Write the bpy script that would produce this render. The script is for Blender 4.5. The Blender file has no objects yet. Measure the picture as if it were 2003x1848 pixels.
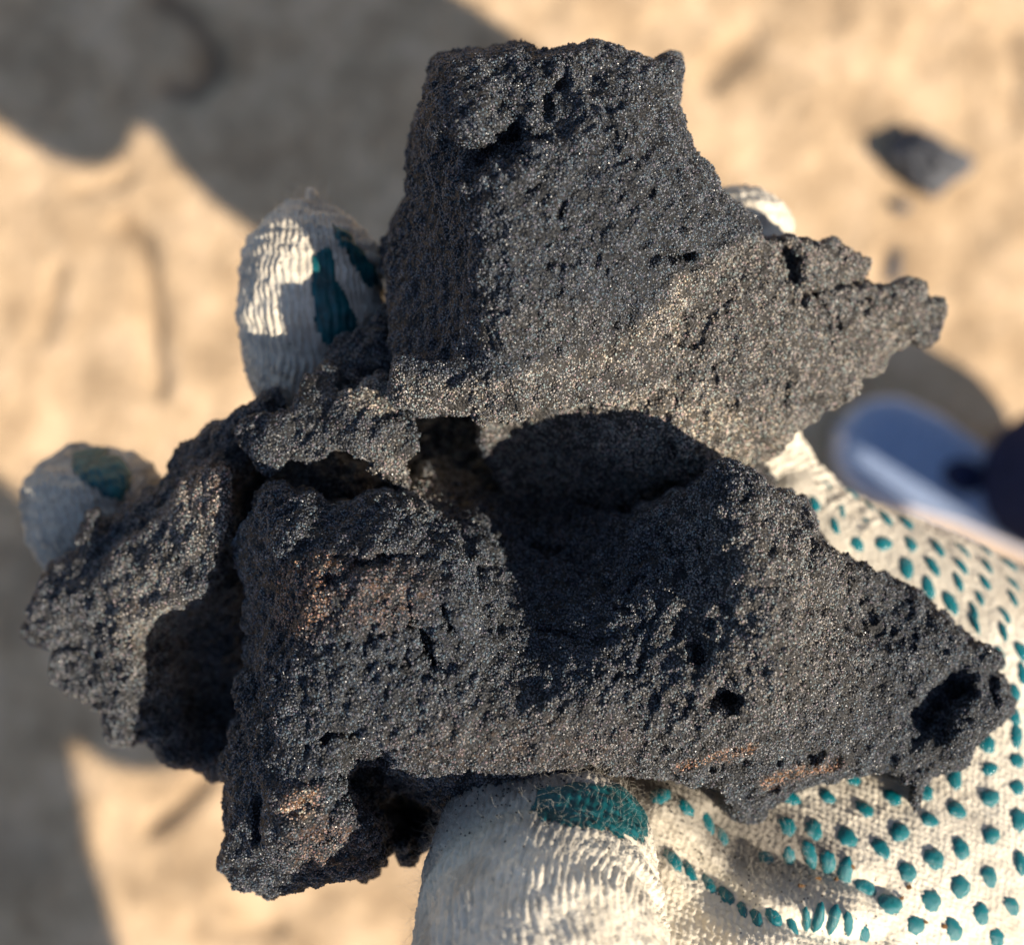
import bpy, math
import numpy as np
from mathutils import Vector, Matrix

rng = np.random.default_rng(7)
S = bpy.context.scene
C = S.collection

# ------------------------------------------------------------------ camera, sky, sun, exposure
CAM_H = 1.16                       # phone height above the ground
F = 1001.5 / math.tan(math.radians(23.0))
D0 = 0.190                         # distance to the reference plane through the lump
cam_d = bpy.data.cameras.new('camera')
cam = bpy.data.objects.new('camera', cam_d)
C.objects.link(cam)
cam.location = (0, 0, CAM_H)
cam_d.sensor_width = 36.0
cam_d.lens = 18.0 / math.tan(math.radians(23.0))
cam_d.clip_start = 0.01
cam_d.clip_end = 400
cam_d.dof.use_dof = True
cam_d.dof.focus_distance = 0.186
cam_d.dof.aperture_fstop = 10.5
S.camera = cam

SUN_AZ = (0.832, -0.555)             # horizontal direction towards the sun
SUN_EL = math.radians(43.0)
to_sun = Vector((SUN_AZ[0], SUN_AZ[1], 0)).normalized() * math.cos(SUN_EL) + Vector((0, 0, math.sin(SUN_EL)))
sun_d = bpy.data.lights.new('sun', 'SUN')
sun_d.energy = 5.0
sun_d.angle = math.radians(0.53)
sun_d.color = (1.0, 0.87, 0.70)
sun = bpy.data.objects.new('sun', sun_d)
C.objects.link(sun)
sun.rotation_euler = to_sun.to_track_quat('Z', 'Y').to_euler()
sun.location = (3, -2, 5)

W = bpy.data.worlds.new('World')
S.world = W
W.use_nodes = True
wn = W.node_tree
sky = wn.nodes.new('ShaderNodeTexSky')
sky.sky_type = 'NISHITA'
sky.sun_disc = False
sky.sun_elevation = SUN_EL
sky.sun_rotation = math.atan2(SUN_AZ[0], SUN_AZ[1])
bg = wn.nodes['Background']
bg.inputs['Strength'].default_value = 0.080
wn.links.new(sky.outputs[0], bg.inputs[0])

S.view_settings.view_transform = 'Standard'
S.view_settings.look = 'None'
S.view_settings.gamma = 1.0
S.view_settings.exposure = 0.64
S.render.engine = 'CYCLES'
S.cycles.use_denoising = True
S.cycles.max_bounces = 5
S.cycles.use_adaptive_sampling = True
S.cycles.adaptive_threshold = 0.02

# ------------------------------------------------------------------ helpers
def P(u, v, z):
    """pixel of a 2003 px wide view plus height in mm above the reference plane -> world point"""
    u = np.asarray(u, float); v = np.asarray(v, float); z = np.asarray(z, float)
    d = D0 - z * 1e-3
    return np.stack([(u - 1001.5) * d / F, (924.0 - v) * d / F, CAM_H - d], -1)

def G(u, v):
    """pixel -> point on the ground"""
    return np.array([(u - 1001.5) * CAM_H / F, (924.0 - v) * CAM_H / F, 0.0])

def hsh(ix, iy, iz, seed):
    h = (ix.astype(np.uint32) * np.uint32(374761393) + iy.astype(np.uint32) * np.uint32(668265263)
         + iz.astype(np.uint32) * np.uint32(2147483647) + np.uint32(seed * 1013904223 & 0xffffffff))
    h = (h ^ (h >> np.uint32(13))) * np.uint32(1274126177)
    h = (h ^ (h >> np.uint32(16))) * np.uint32(2246822519)
    h = h ^ (h >> np.uint32(15))
    return h.astype(np.float64) / 4294967295.0

def noise(p, seed=0):
    i = np.floor(p).astype(np.int64)
    f = p - i
    f = f * f * f * (f * (f * 6 - 15) + 10)
    r = 0
    for dx in (0, 1):
        wx = f[:, 0] if dx else 1 - f[:, 0]
        for dy in (0, 1):
            wy = f[:, 1] if dy else 1 - f[:, 1]
            for dz in (0, 1):
                wz = f[:, 2] if dz else 1 - f[:, 2]
                r = r + wx * wy * wz * hsh((i[:, 0] + dx) & 0xffff, (i[:, 1] + dy) & 0xffff, (i[:, 2] + dz) & 0xffff, seed)
    return r * 2 - 1

ROT = np.array([[0.36, 0.48, -0.8], [-0.8, 0.6, 0.0], [0.48, 0.64, 0.6]])
def fbm(p, octv=4, seed=0, gain=0.5):
    a, s, n = 1.0, 0.0, 0.0
    q = p.copy()
    for o in range(octv):
        s = s + a * noise(q, seed + o)
        n += a
        a *= gain
        q = (q @ ROT.T) * 2.03 + 17.3
    return s / n

def smooth(x, a, b):
    t = np.clip((x - a) / (b - a), 0, 1)
    return t * t * (3 - 2 * t)

def tps(pts):
    pts = np.array(pts, float)
    xy = pts[:, :2] / 400.0
    n = len(xy)
    r2 = ((xy[:, None] - xy[None]) ** 2).sum(-1)
    K = 0.5 * r2 * np.log(r2 + 1e-12) + np.eye(n) * 0.004
    A = np.zeros((n + 3, n + 3))
    A[:n, :n] = K
    A[:n, n] = 1; A[:n, n + 1:] = xy
    A[n, :n] = 1; A[n + 1:, :n] = xy.T
    w = np.linalg.solve(A, np.concatenate([pts[:, 2], np.zeros(3)]))
    def f(u, v):
        q = np.stack([np.ravel(u), np.ravel(v)], -1) / 400.0
        out = w[n] + q @ w[n + 1:]
        for k in range(n):
            d2 = ((q - xy[k]) ** 2).sum(-1)
            out = out + w[k] * 0.5 * d2 * np.log(d2 + 1e-12)
        return out.reshape(np.shape(u))
    return f

def poly_sd(u, v, poly):
    """signed distance to a polygon, positive inside"""
    poly = np.array(poly, float)
    inside = np.zeros(u.shape, bool)
    dist = np.full(u.shape, 1e9)
    for a, b in zip(poly, np.roll(poly, -1, 0)):
        d = b - a
        t = np.clip(((u - a[0]) * d[0] + (v - a[1]) * d[1]) / (d @ d), 0, 1)
        dist = np.minimum(dist, np.hypot(u - a[0] - t * d[0], v - a[1] - t * d[1]))
        cr = ((a[1] > v) != (b[1] > v))
        with np.errstate(divide='ignore', invalid='ignore'):
            xi = a[0] + (v - a[1]) * d[0] / (d[1] if d[1] != 0 else 1e-9)
        inside ^= cr & (u < xi)
    return np.where(inside, dist, -dist)

def line_d(u, v, pl):
    pl = np.array(pl, float)
    dist = np.full(np.shape(u), 1e9)
    for a, b in zip(pl[:-1], pl[1:]):
        d = b - a
        t = np.clip(((u - a[0]) * d[0] + (v - a[1]) * d[1]) / (d @ d + 1e-9), 0, 1)
        dist = np.minimum(dist, np.hypot(u - a[0] - t * d[0], v - a[1] - t * d[1]))
    return dist

def mesh_from(name, verts, faces):
    me = bpy.data.meshes.new(name)
    verts = np.asarray(verts, np.float32); faces = np.asarray(faces, np.int32)
    k = faces.shape[1]
    me.vertices.add(len(verts))
    me.vertices.foreach_set('co', verts.ravel())
    me.loops.add(faces.size)
    me.loops.foreach_set('vertex_index', faces.ravel())
    me.polygons.add(len(faces))
    me.polygons.foreach_set('loop_start', np.arange(0, faces.size, k, dtype=np.int32))
    me.polygons.foreach_set('loop_total', np.full(len(faces), k, np.int32))
    me.update(calc_edges=True)
    return me

def shade(me, smooth_=True):
    me.polygons.foreach_set('use_smooth', np.full(len(me.polygons), smooth_))

def add_attr(me, name, vals):
    a = me.attributes.new(name, 'FLOAT', 'POINT')
    a.data.foreach_set('value', np.asarray(vals, np.float32))

def obj(name, me, mat=None, parent=None, loc=None):
    o = bpy.data.objects.new(name, me)
    C.objects.link(o)
    if mat is not None:
        me.materials.append(mat)
    if parent is not None:
        o.parent = parent
    if loc is not None:
        o.location = loc
    return o

def empty(name, loc, label, cat, group=None):
    o = bpy.data.objects.new(name, None)
    o.empty_display_size = 0.02
    C.objects.link(o)
    o.location = loc
    o['label'] = label; o['category'] = cat
    if group: o['group'] = group
    return o

def grid_faces(nu, nv, wrap=False):
    i, j = np.meshgrid(np.arange(nu - 1), np.arange(nv if wrap else nv - 1), indexing='ij')
    j2 = (j + 1) % nv
    return np.stack([i * nv + j, (i + 1) * nv + j, (i + 1) * nv + j2, i * nv + j2], -1).reshape(-1, 4)

def solid(poly, front, thick, R, step=6.0, power=0.5, ragged=0.0, seed=0):
    """closed solid over an outline: a front height field, a back, a rounded edge"""
    poly = np.array(poly, float)
    u0, v0 = poly.min(0) - step; u1, v1 = poly.max(0) + step
    us = np.arange(u0, u1 + step, step); vs = np.arange(v0, v1 + step, step)
    U, V = np.meshgrid(us, vs, indexing='ij')
    if ragged:
        q = np.stack([U.ravel(), V.ravel(), np.zeros(U.size)], -1)
        sd = poly_sd(U + ragged * (fbm(q / 48.0, 4, seed + 1, 0.65)).reshape(U.shape), V + ragged * (fbm(q / 48.0, 4, seed + 5, 0.65)).reshape(U.shape), poly)
    else:
        sd = poly_sd(U, V, poly)
    e = np.clip(sd / R, 0, 1)
    prof = (1 - (1 - e) ** 2) ** power
    zf = front(U, V)
    mid = zf - thick * 0.4
    zt = mid + (zf - mid) * prof + 0.1
    zb = mid - thick * 0.6 * prof - 0.1
    ok = sd > 0
    nu, nv = U.shape
    a = ok[:-1, :-1] & ok[1:, :-1] & ok[1:, 1:] & ok[:-1, 1:]
    ii, jj = np.nonzero(a)
    q = np.stack([ii * nv + jj, ii * nv + jj + 1, (ii + 1) * nv + jj + 1, (ii + 1) * nv + jj], -1)   # faces the viewer: v is down
    n = nu * nv
    back = q[:, ::-1] + n
    ed = np.concatenate([q[:, [k, (k + 1) % 4]] for k in range(4)])
    key = set(map(tuple, ed.tolist()))
    be = np.array([t for t in key if (t[1], t[0]) not in key])
    side = np.stack([be[:, 1], be[:, 0], be[:, 0] + n, be[:, 1] + n], -1)
    faces = np.concatenate([q, back, side])
    verts = np.concatenate([P(U, V, zt).reshape(-1, 3), P(U, V, zb).reshape(-1, 3)])
    used = np.unique(faces)
    remap = np.full(len(verts), -1); remap[used] = np.arange(len(used))
    return verts[used], remap[faces]

def join(parts):
    vs, fs, n = [], [], 0
    for v, f in parts:
        vs.append(v); fs.append(f + n); n += len(v)
    return np.concatenate(vs), np.concatenate(fs)

def evaluated(o):
    dg = bpy.context.evaluated_depsgraph_get()
    dg.update()
    ev = o.evaluated_get(dg)
    me = bpy.data.meshes.new_from_object(ev)
    return me

def remesh(parts, voxel):
    v, f = join(parts)
    me = mesh_from('tmp', v, f)
    o = obj('tmp', me)
    m = o.modifiers.new('r', 'REMESH'); m.mode = 'VOXEL'; m.voxel_size = voxel; m.adaptivity = 0.0
    out = evaluated(o)
    bpy.data.objects.remove(o); bpy.data.meshes.remove(me)
    return out

def coords(me):
    a = np.empty(len(me.vertices) * 3, np.float32); me.vertices.foreach_get('co', a)
    return a.reshape(-1, 3).astype(np.float64)
def normals(me):
    a = np.empty(len(me.vertices) * 3, np.float32); me.vertex_normals.foreach_get('vector', a)
    return a.reshape(-1, 3).astype(np.float64)
def proj(p):
    d = CAM_H - p[:, 2]
    return p[:, 0] * F / d + 1001.5, 924.0 - p[:, 1] * F / d

# ------------------------------------------------------------------ node helpers
class NT:
    def __init__(self, name):
        self.m = bpy.data.materials.new(name); self.m.use_nodes = True
        self.t = self.m.node_tree
        self.b = self.t.nodes['Principled BSDF']
    def n(self, kind, **kw):
        x = self.t.nodes.new(kind)
        for k, v in kw.items(): setattr(x, k, v)
        return x
    def l(self, a, b): self.t.links.new(a, b)
    def noise(self, scale, detail=4, rough=0.55, vec=None):
        x = self.n('ShaderNodeTexNoise'); x.inputs['Scale'].default_value = scale
        x.inputs['Detail'].default_value = detail; x.inputs['Roughness'].default_value = rough
        if vec is None: vec = self.obj()
        self.l(vec, x.inputs['Vector'])
        return x.outputs[0]
    def obj(self):
        if not hasattr(self, '_o'): self._o = self.n('ShaderNodeTexCoord').outputs['Object']
        return self._o
    def attr(self, name, typ='GEOMETRY'):
        x = self.n('ShaderNodeAttribute'); x.attribute_name = name; x.attribute_type = typ
        return x.outputs['Fac']
    def ramp(self, fac, stops):
        x = self.n('ShaderNodeValToRGB'); e = x.color_ramp.elements
        while len(e) < len(stops): e.new(0.5)
        for k, (p, c) in enumerate(stops):
            e[k].position = p; e[k].color = tuple(c) + (1,) if len(c) == 3 else c
        self.l(fac, x.inputs[0])
        return x.outputs[0]
    def mix(self, fac, a, b):
        x = self.n('ShaderNodeMix', data_type='RGBA')
        for i, s in ((0, fac), (6, a), (7, b)):
            if isinstance(s, bpy.types.NodeSocket): self.l(s, x.inputs[i])
            else: x.inputs[i].default_value = s if i == 0 else tuple(s) + (1,)
        return x.outputs[2]
    def math(self, op, a, b=0.0):
        x = self.n('ShaderNodeMath', operation=op)
        for i, s in enumerate((a, b)):
            if isinstance(s, bpy.types.NodeSocket): self.l(s, x.inputs[i])
            else: x.inputs[i].default_value = s
        return x.outputs[0]
    def bump(self, h, dist, strength=1.0):
        x = self.n('ShaderNodeBump'); x.inputs['Distance'].default_value = dist; x.inputs['Strength'].default_value = strength
        self.l(h, x.inputs['Height']); self.l(x.outputs[0], self.b.inputs['Normal'])
    def set(self, **kw):
        for k, v in kw.items():
            s = self.b.inputs[k.replace('_', ' ')]
            if isinstance(v, bpy.types.NodeSocket): self.l(v, s)
            else: s.default_value = tuple(v) + (1,) if isinstance(v, tuple) and len(v) == 3 else v
        return self

def mat_soil():
    m = NT('dry_soil')
    a = m.noise(14.0, 6, 0.65); b = m.noise(45.0, 4, 0.6); c = m.noise(260.0, 3)
    col = m.ramp(a, [(0.36, (0.37, 0.262, 0.160)), (0.5, (0.57, 0.415, 0.262)), (0.62, (0.72, 0.535, 0.352))])
    f2 = m.ramp(b, [(0.3, (0.0, 0.0, 0.0)), (0.75, (1, 1, 1))])
    col = m.mix(m.math('MULTIPLY', f2, 0.60), col, (0.40, 0.285, 0.18))
    col = m.mix(m.math('MULTIPLY', m.attr('shade_mottle'), 0.85), col, (0.15, 0.115, 0.08))
    m.set(Base_Color=col, Roughness=0.95, Specular_IOR_Level=0.15)
    m.bump(m.math('ADD', b, m.math('MULTIPLY', c, 0.4)), 0.006)
    return m.m

def crust_colour(m, typ, gain):
    rnd = m.noise(900.0, 2, 0.6)
    base = m.ramp(rnd, [(0.3, (0.015, 0.018, 0.024)), (0.52, (0.041, 0.049, 0.063)), (0.72, (0.105, 0.115, 0.132))])
    big = m.noise(70.0, 4, 0.6)
    base = m.mix(m.math('MULTIPLY', m.ramp(big, [(0.45, (0, 0, 0)), (0.7, (1, 1, 1))]), 0.40), base, (0.088, 0.084, 0.076))
    t = m.attr('tan', typ); r = m.attr('rust', typ)
    n2 = m.noise(330.0, 4, 0.7)
    tf = m.math('MULTIPLY', t, m.ramp(n2, [(0.30, (0.25, 0.25, 0.25)), (0.62, (1, 1, 1))]))
    col = m.mix(tf, base, (0.330, 0.288, 0.238))
    n3 = m.noise(620.0, 3, 0.65)
    rf = m.math('MINIMUM', m.math('MULTIPLY', m.math('MULTIPLY', r, 1.6), m.ramp(n3, [(0.54, (0, 0, 0)), (0.57, (1, 1, 1))])), 1.0)
    if typ == 'INSTANCER':
        fr = m.math('FRACT', m.math('MULTIPLY', m.n('ShaderNodeObjectInfo').outputs['Random'], 17.3))
        rf = m.math('MULTIPLY', rf, m.math('GREATER_THAN', fr, 0.30))
    else:
        rf = m.math('MULTIPLY', rf, 0.8)
    col = m.mix(rf, col, (0.50, 0.240, 0.100))
    g = m.n('ShaderNodeMix', data_type='RGBA', blend_type='MULTIPLY'); g.inputs[0].default_value = 1.0
    m.l(col, g.inputs[6]); g.inputs[7].default_value = (gain, gain, gain, 1)
    return g.outputs[2]

def mat_crust():
    m = NT('gritty_crust')
    col = crust_colour(m, 'GEOMETRY', 0.28)
    vor = m.n('ShaderNodeTexVoronoi'); vor.inputs['Scale'].default_value = 2300.0
    m.l(m.obj(), vor.inputs['Vector'])
    m.set(Base_Color=col, Roughness=0.62, Specular_IOR_Level=0.45)
    m.bump(m.math('MULTIPLY', vor.outputs['Distance'], -1.0), 0.00035)
    return m.m

def mat_grain():
    m = NT('sand_grain')
    col = crust_colour(m, 'INSTANCER', 1.50)
    ri = m.n('ShaderNodeObjectInfo').outputs['Random']
    tint = m.ramp(ri, [(0.0, (0.5, 0.56, 0.66)), (0.30, (0.95, 1.0, 1.05)), (0.58, (1.35, 1.25, 1.05)), (0.72, (1.1, 1.5, 1.6)), (0.83, (1.6, 1.3, 1.4)), (0.90, (2.2, 2.15, 2.05))])
    tint.node.color_ramp.interpolation = 'CONSTANT'
    mx = m.n('ShaderNodeMix', data_type='RGBA', blend_type='MULTIPLY'); mx.inputs[0].default_value = 1.0
    m.l(col, mx.inputs[6]); m.l(tint, mx.inputs[7])
    rough = m.math('ADD', m.math('MULTIPLY', ri, 0.3), 0.26)
    m.set(Base_Color=mx.outputs[2], Roughness=rough, Specular_IOR_Level=0.6)
    return m.m

def mat_knit():
    m = NT('cotton_knit')
    n1 = m.noise(60.0, 5, 0.6); n2 = m.noise(900.0, 3, 0.6)
    col = m.ramp(n2, [(0.3, (0.74, 0.675, 0.55)), (0.6, (0.90, 0.835, 0.70))])
    gf = m.math('MULTIPLY', m.ramp(n1, [(0.52, (0, 0, 0)), (0.72, (1, 1, 1))]), 0.35)
    col = m.mix(gf, col, (0.45, 0.36, 0.25))
    col = m.mix(m.math('MULTIPLY', m.attr('soot_shade'), 0.8), col, (0.17, 0.155, 0.14))
    m.set(Base_Color=col, Roughness=0.95, Specular_IOR_Level=0.15, Sheen_Weight=0.15)
    m.bump(n2, 0.0004)
    return m.m

def mat_simple(name, col, rough=0.6, spec=0.4, nscale=None, amp=0.25, bump=None):
    m = NT(name)
    if nscale:
        n1 = m.noise(nscale, 4)
        d = tuple(c * (1 - amp) for c in col); h = tuple(min(c * (1 + amp), 1) for c in col)
        m.set(Base_Color=m.ramp(n1, [(0.35, d), (0.65, h)]))
        if bump: m.bump(n1, bump)
    else:
        m.set(Base_Color=col)
    m.set(Roughness=rough, Specular_IOR_Level=spec)
    return m.m

M_soil = mat_soil(); M_crust = mat_crust(); M_grain = mat_grain(); M_knit = mat_knit()
M_dot = mat_simple('teal_rubber', (0.002, 0.165, 0.205), 0.16, 0.6, 700.0, 0.25, 0.00005)
M_patch = mat_simple('teal_rubber_coating', (0.003, 0.085, 0.100), 0.42, 0.45, 300.0, 0.45, 0.0004)
M_fibre = mat_simple('cotton_fibre', (0.62, 0.57, 0.48), 0.8, 0.3)
M_stone = mat_simple('grey_stone', (0.09, 0.095, 0.108), 0.75, 0.3, 60.0, 0.5, 0.004)
M_navy = mat_simple('navy_cloth', (0.012, 0.018, 0.055), 0.85, 0.2, 90.0, 0.3, 0.002)
M_blue = mat_simple('blue_mesh_fabric', (0.27, 0.35, 0.52), 0.8, 0.2, 300.0, 0.2, 0.001)
M_sole = mat_simple('pale_rubber_sole', (0.72, 0.68, 0.72), 0.6, 0.4, 40.0, 0.1)
M_skin = mat_simple('skin', (0.50, 0.30, 0.21), 0.5, 0.4)
M_jacket = mat_simple('dark_jacket_cloth', (0.03, 0.035, 0.04), 0.9, 0.2, 60.0, 0.3, 0.002)
M_hair = mat_simple('dark_hair', (0.02, 0.014, 0.01), 0.5, 0.4)
M_grit = mat_simple('black_grit', (0.03, 0.03, 0.033), 0.5, 0.5)
M_dirt = mat_simple('brown_soil_crumb', (0.16, 0.085, 0.035), 0.9, 0.2)

# ------------------------------------------------------------------ the ground
def build_ground():
    n = 340
    t = np.linspace(-1, 1, n)
    c = np.sign(t) * (np.abs(t) * 1.1 + 90.0 * np.abs(t) ** 9)
    X, Y = np.meshgrid(c, c, indexing='ij')
    p = np.stack([X.ravel(), Y.ravel(), np.zeros(n * n)], -1)
    z = 0.012 * fbm(p / 0.30, 4, 50) + 0.006 * fbm(p / 0.07, 4, 60) - 0.008
    u = p[:, 0] * F / CAM_H + 1001.5; v = 924.0 - p[:, 1] * F / CAM_H
    shade_mottle = np.zeros(n * n)  # darker soil colour: groove lines, painted rut shade and random mottling
    jit = 7 * fbm(p / 0.05, 3, 70)
    for pl, w, d, k in [([(112, 520), (95, 580), (78, 660)], 13, 0.008, 0.5),
                        ([(235, 440), (275, 470), (290, 540), (298, 640), (312, 760)], 16, 0.012, 0.6),
                        ([(290, 1625), (345, 1585), (400, 1530)], 13, 0.010, 0.6),
                        ([(380, 1815), (440, 1838), (540, 1825)], 14, 0.008, 0.45),
                        ([(300, -20), (360, 20), (408, 80), (412, 130), (370, 175), (320, 165)], 22, 0.012, 0.55),  # round rut: its weak shade is deepened by colour
                        ([(150, 375), (215, 350), (245, 335)], 16, 0.006, 0.25),
                        ([(1755, 480), (1748, 545)], 16, 0.004, 0.85),
                        ([(1480, 60), (1430, 110), (1390, 150)], 26, 0.006, 0.25),
                        ([(1985, 60), (2003, 150), (1990, 230)], 20, 0.006, 0.35)]:
        dd = line_d(u, v, pl) + jit
        g = np.exp(-(np.clip(dd, 0, None) / w) ** 2)
        z -= 1.3 * d * g; shade_mottle = np.maximum(shade_mottle, min(1.35 * k, 0.95) * g)
    shade_mottle = np.maximum(shade_mottle, 0.35 * smooth(fbm(p / 0.12, 4, 80), 0.18, 0.45))
    p[:, 2] = z
    me = mesh_from('ground', p, grid_faces(n, n))
    shade(me); add_attr(me, 'shade_mottle', shade_mottle)
    o = obj('ground', me, M_soil); o['kind'] = 'structure'
    return lambda x, y: z[np.argmin((p[:, 0] - x) ** 2 + (p[:, 1] - y) ** 2)]
ground_z = build_ground()

def stone(name, u, v, size, seed, label, mat=M_stone, rot=0.0):
    c = G(u, v); c[2] = ground_z(c[0], c[1])
    import bmesh
    bm = bmesh.new(); bmesh.ops.create_icosphere(bm, subdivisions=5, radius=1.0)
    me = bpy.data.meshes.new(name); bm.to_mesh(me); bm.free()
    q = coords(me); d = q / np.linalg.norm(q, axis=1, keepdims=True)
    # faceted: cut the ball by random planes
    r = np.full(len(d), 1.15); g = np.random.default_rng(seed)
    for k in range(14):
        nrm = g.normal(size=3); nrm /= np.linalg.norm(nrm)
        dt = d @ nrm
        with np.errstate(divide='ignore'):
            r = np.where(dt > 0.05, np.minimum(r, g.uniform(0.62, 0.95) / np.maximum(dt, 0.05)), r)
    r += 0.16 * fbm(d * 3, 4, seed)
    q = d * r[:, None] * np.array(size)
    ca, sa = math.cos(rot), math.sin(rot)
    q = q @ np.array([[ca, sa, 0], [-sa, ca, 0], [0, 0, 1]])
    me.vertices.foreach_set('co', q.astype(np.float32).ravel()); shade(me)
    o = obj(name, me, mat, loc=(c[0], c[1], c[2] + size[2] * 0.55))
    o['label'] = label; o['category'] = 'stone'
    return o
stone('stone', 1808, 318, (0.040, 0.028, 0.032), 11, 'grey angular stone lying alone on the tan soil at upper right', rot=-0.35)
stone('small_stone', 1751, 518, (0.0075, 0.018, 0.006), 21, 'thin dark sliver of stone on the soil beside the tip of the spiky flake')
stone('small_stone', 1762, 402, (0.010, 0.007, 0.006), 5, 'tiny dark pebble on the soil just below the larger grey stone')

# ------------------------------------------------------------------ the black crusted lump
A1 = [(850,118),(905,108),(1000,100),(1030,98),(1045,114),(1100,104),(1165,92),(1240,112),(1290,120),(1324,104),(1322,150),(1328,190),
      (1335,260),(1350,300),(1380,335),(1420,380),(1462,425),(1484,460),(1400,520),(1340,600),(1260,680),(1100,742),(960,762),(782,775),
      (770,700),(757,600),(752,482),(795,390),(808,300),(822,222),(838,200)]
A1z = [(852,122,-4),(905,112,-1),(1030,102,0),(1165,96,-1),(1310,118,-8),(1332,240,-4),(1352,305,-3),(1420,382,-6),(1482,458,-10),
       (880,200,7),(1000,200,7),(1150,190,6),(1280,190,1),(880,262,12),(1000,275,13),(1130,280,12),(1280,300,6),
       (930,380,14),(1050,400,15),(1200,400,12),(1340,420,4),(940,520,14),(1050,540,14),(1200,540,10),(1330,520,3),
       (955,650,12),(1080,660,9),(1200,650,4),(965,715,9),(1080,725,4),(800,765,0),(870,745,2),
       (866,300,7),(885,400,7),(895,500,6),(908,600,5),(915,680,4),
       (822,225,-10),(808,310,-12),(800,400,-12),(756,482,-16),(820,500,-6),(760,600,-13),(835,620,-4),(775,700,-8),(850,700,-1)]
A2lip = [(772,705),(960,690),(1250,650),(1380,690),(1300,760),(1220,785),(1180,783),(1110,800),(1060,800),(1000,815),(948,832),
         (925,806),(880,803),(835,812),(800,795),(775,785)]
A2lipz = [(775,740,-1),(880,740,3),(960,735,6),(1100,735,4),(1250,690,-1),(1350,700,-5),(800,785,-2),(900,795,0),(1000,800,1),(1150,780,-1),(1250,760,-4)]
FL = [(940,760),(1150,640),(1330,560),(1440,470),(1482,458),(1520,462),(1555,466),(1600,470),(1650,492),(1665,510),(1694,506),(1690,545),
      (1664,558),(1720,562),(1790,555),(1806,585),(1848,602),(1838,630),(1828,660),(1790,668),(1755,690),(1700,742),(1640,785),(1575,815),(1548,850),(1520,885),(1480,908),
      (1430,928),(1370,948),(1310,965),(1240,1000),(1100,1010),(1000,980),(940,900)]
FLz = [(1000,750,-8),(1150,700,-6),(1300,640,-5),(1480,480,-13),(1600,490,-18),(1680,515,-25),(1840,605,-33),(1720,600,-25),(1820,655,-33),
       (1600,600,-17),(1750,680,-30),(1500,600,-10),(1500,700,-11),(1380,720,-7),(1300,790,-10),(1400,800,-11),(1500,790,-15),(1640,760,-24),(1550,830,-24),(1450,880,-20),
       (1470,905,-25),(1350,920,-20),(1310,955,-24),(1250,850,-15),(1150,860,-21),(1000,860,-26),(1000,950,-32),(1150,960,-30)]
B = [(830,905),(880,905),(960,940),(1100,985),(1240,1010),(1250,990),(1330,952),(1400,916),(1437,897),(1462,918),(1484,945),(1530,956),(1562,966),(1590,1010),(1622,1052),(1664,1088),(1720,1112),(1790,1162),
     (1850,1212),(1905,1258),(1930,1258),(1960,1266),(1950,1312),(1966,1340),(1979,1372),(1940,1422),(1900,1452),(1840,1512),(1812,1540),(1790,1592),(1768,1552),(1738,1536),
     (1728,1508),(1650,1512),(1560,1545),(1510,1572),(1478,1600),(1430,1580),(1380,1530),(1250,1510),(1160,1502),(1080,1530),(1000,1562),(905,1580),
     (860,1625),(818,1668),(795,1690),(765,1662),(744,1690),(738,1716),(655,1714),(600,1735),(560,1742),(530,1757),(500,1738),(450,1724),(437,1660),
     (446,1560),(438,1500),(466,1400),(480,1300),(498,1200),(470,1110),(463,1060),(498,992),(528,948),(590,958),(640,985),(700,962),(742,948),(780,945),(802,960)]
Bz = [(540,965,-4),(590,975,0),(640,1000,0),(740,965,-2),(800,985,-4),(560,1050,6),(700,1060,8),(820,1060,4),(900,1060,-2),(690,1180,15),(830,1200,12),(915,1190,12),(940,1280,10),(840,1290,11),
      (580,1180,6),(505,1050,-4),(500,1130,-7),(505,1250,-7),(545,1280,3),(640,1300,11),(480,1350,-6),(475,1450,-5),(540,1420,5),(640,1400,11),(760,1400,13),(520,1550,6),(600,1500,9),(450,1530,-4),(445,1680,-4),(560,1650,7),(650,1670,6),
      (600,1720,-1),(520,1740,-3),(735,1700,-3),(690,1620,7),(640,1560,9),(800,1680,-12),(800,1520,5),(870,1560,0),
      (850,920,-36),(900,960,-34),(960,970,-32),(1100,1010,-27),(1000,1060,-19),(1120,1080,-16),(1220,1050,-9),(1000,1150,-8),(1120,1180,-4),(1010,1250,1),(1110,1270,4),(1000,1340,8),(1090,1360,8),
      (1250,1000,-8),(1330,960,-5),(1437,902,2),(1300,1060,-1),(1420,1000,8),(1280,1160,2),(1400,1130,9),(1500,1080,12),(1560,980,-2),(1600,1060,2),(1645,1100,0),
      (1530,1200,14),(1380,1260,9),(1220,1300,6),(1200,1400,8),(1050,1450,11),(900,1450,12),(1350,1400,10),(1550,1330,11),(1480,1440,6),(1300,1490,4),(1120,1500,4),(1000,1540,2),
      (1640,1250,3),(1630,1400,2),(1680,1180,-8),(1720,1125,-10),(1790,1250,-9),(1750,1380,-8),(1850,1220,-12),(1940,1280,-15),(1965,1370,-15),(1880,1440,-11),(1790,1490,-11),(1785,1575,-14),
      (1650,1490,-6),(1560,1530,-9),(1480,1590,-12),(1420,1540,-4)]
DL = [(468,862),(490,826),(540,806),(575,800),(600,752),(640,702),(662,742),(700,762),(745,730),(772,730),(800,790),(816,850),(800,905),(810,950),(792,978),(760,950),(722,930),(690,906),(640,892),(600,908),(560,905),(512,922),(496,890)]
DLz = [(475,862,-14),(520,870,-9),(580,820,-10),(640,715,-17),(650,850,-6),(740,840,-5),(760,750,-12),(800,850,-6),(790,960,-10),(700,790,-8),(600,900,-8)]
EL = [(640,720),(690,650),(715,620),(755,585),(785,600),(805,790),(720,800),(650,780)]
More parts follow.
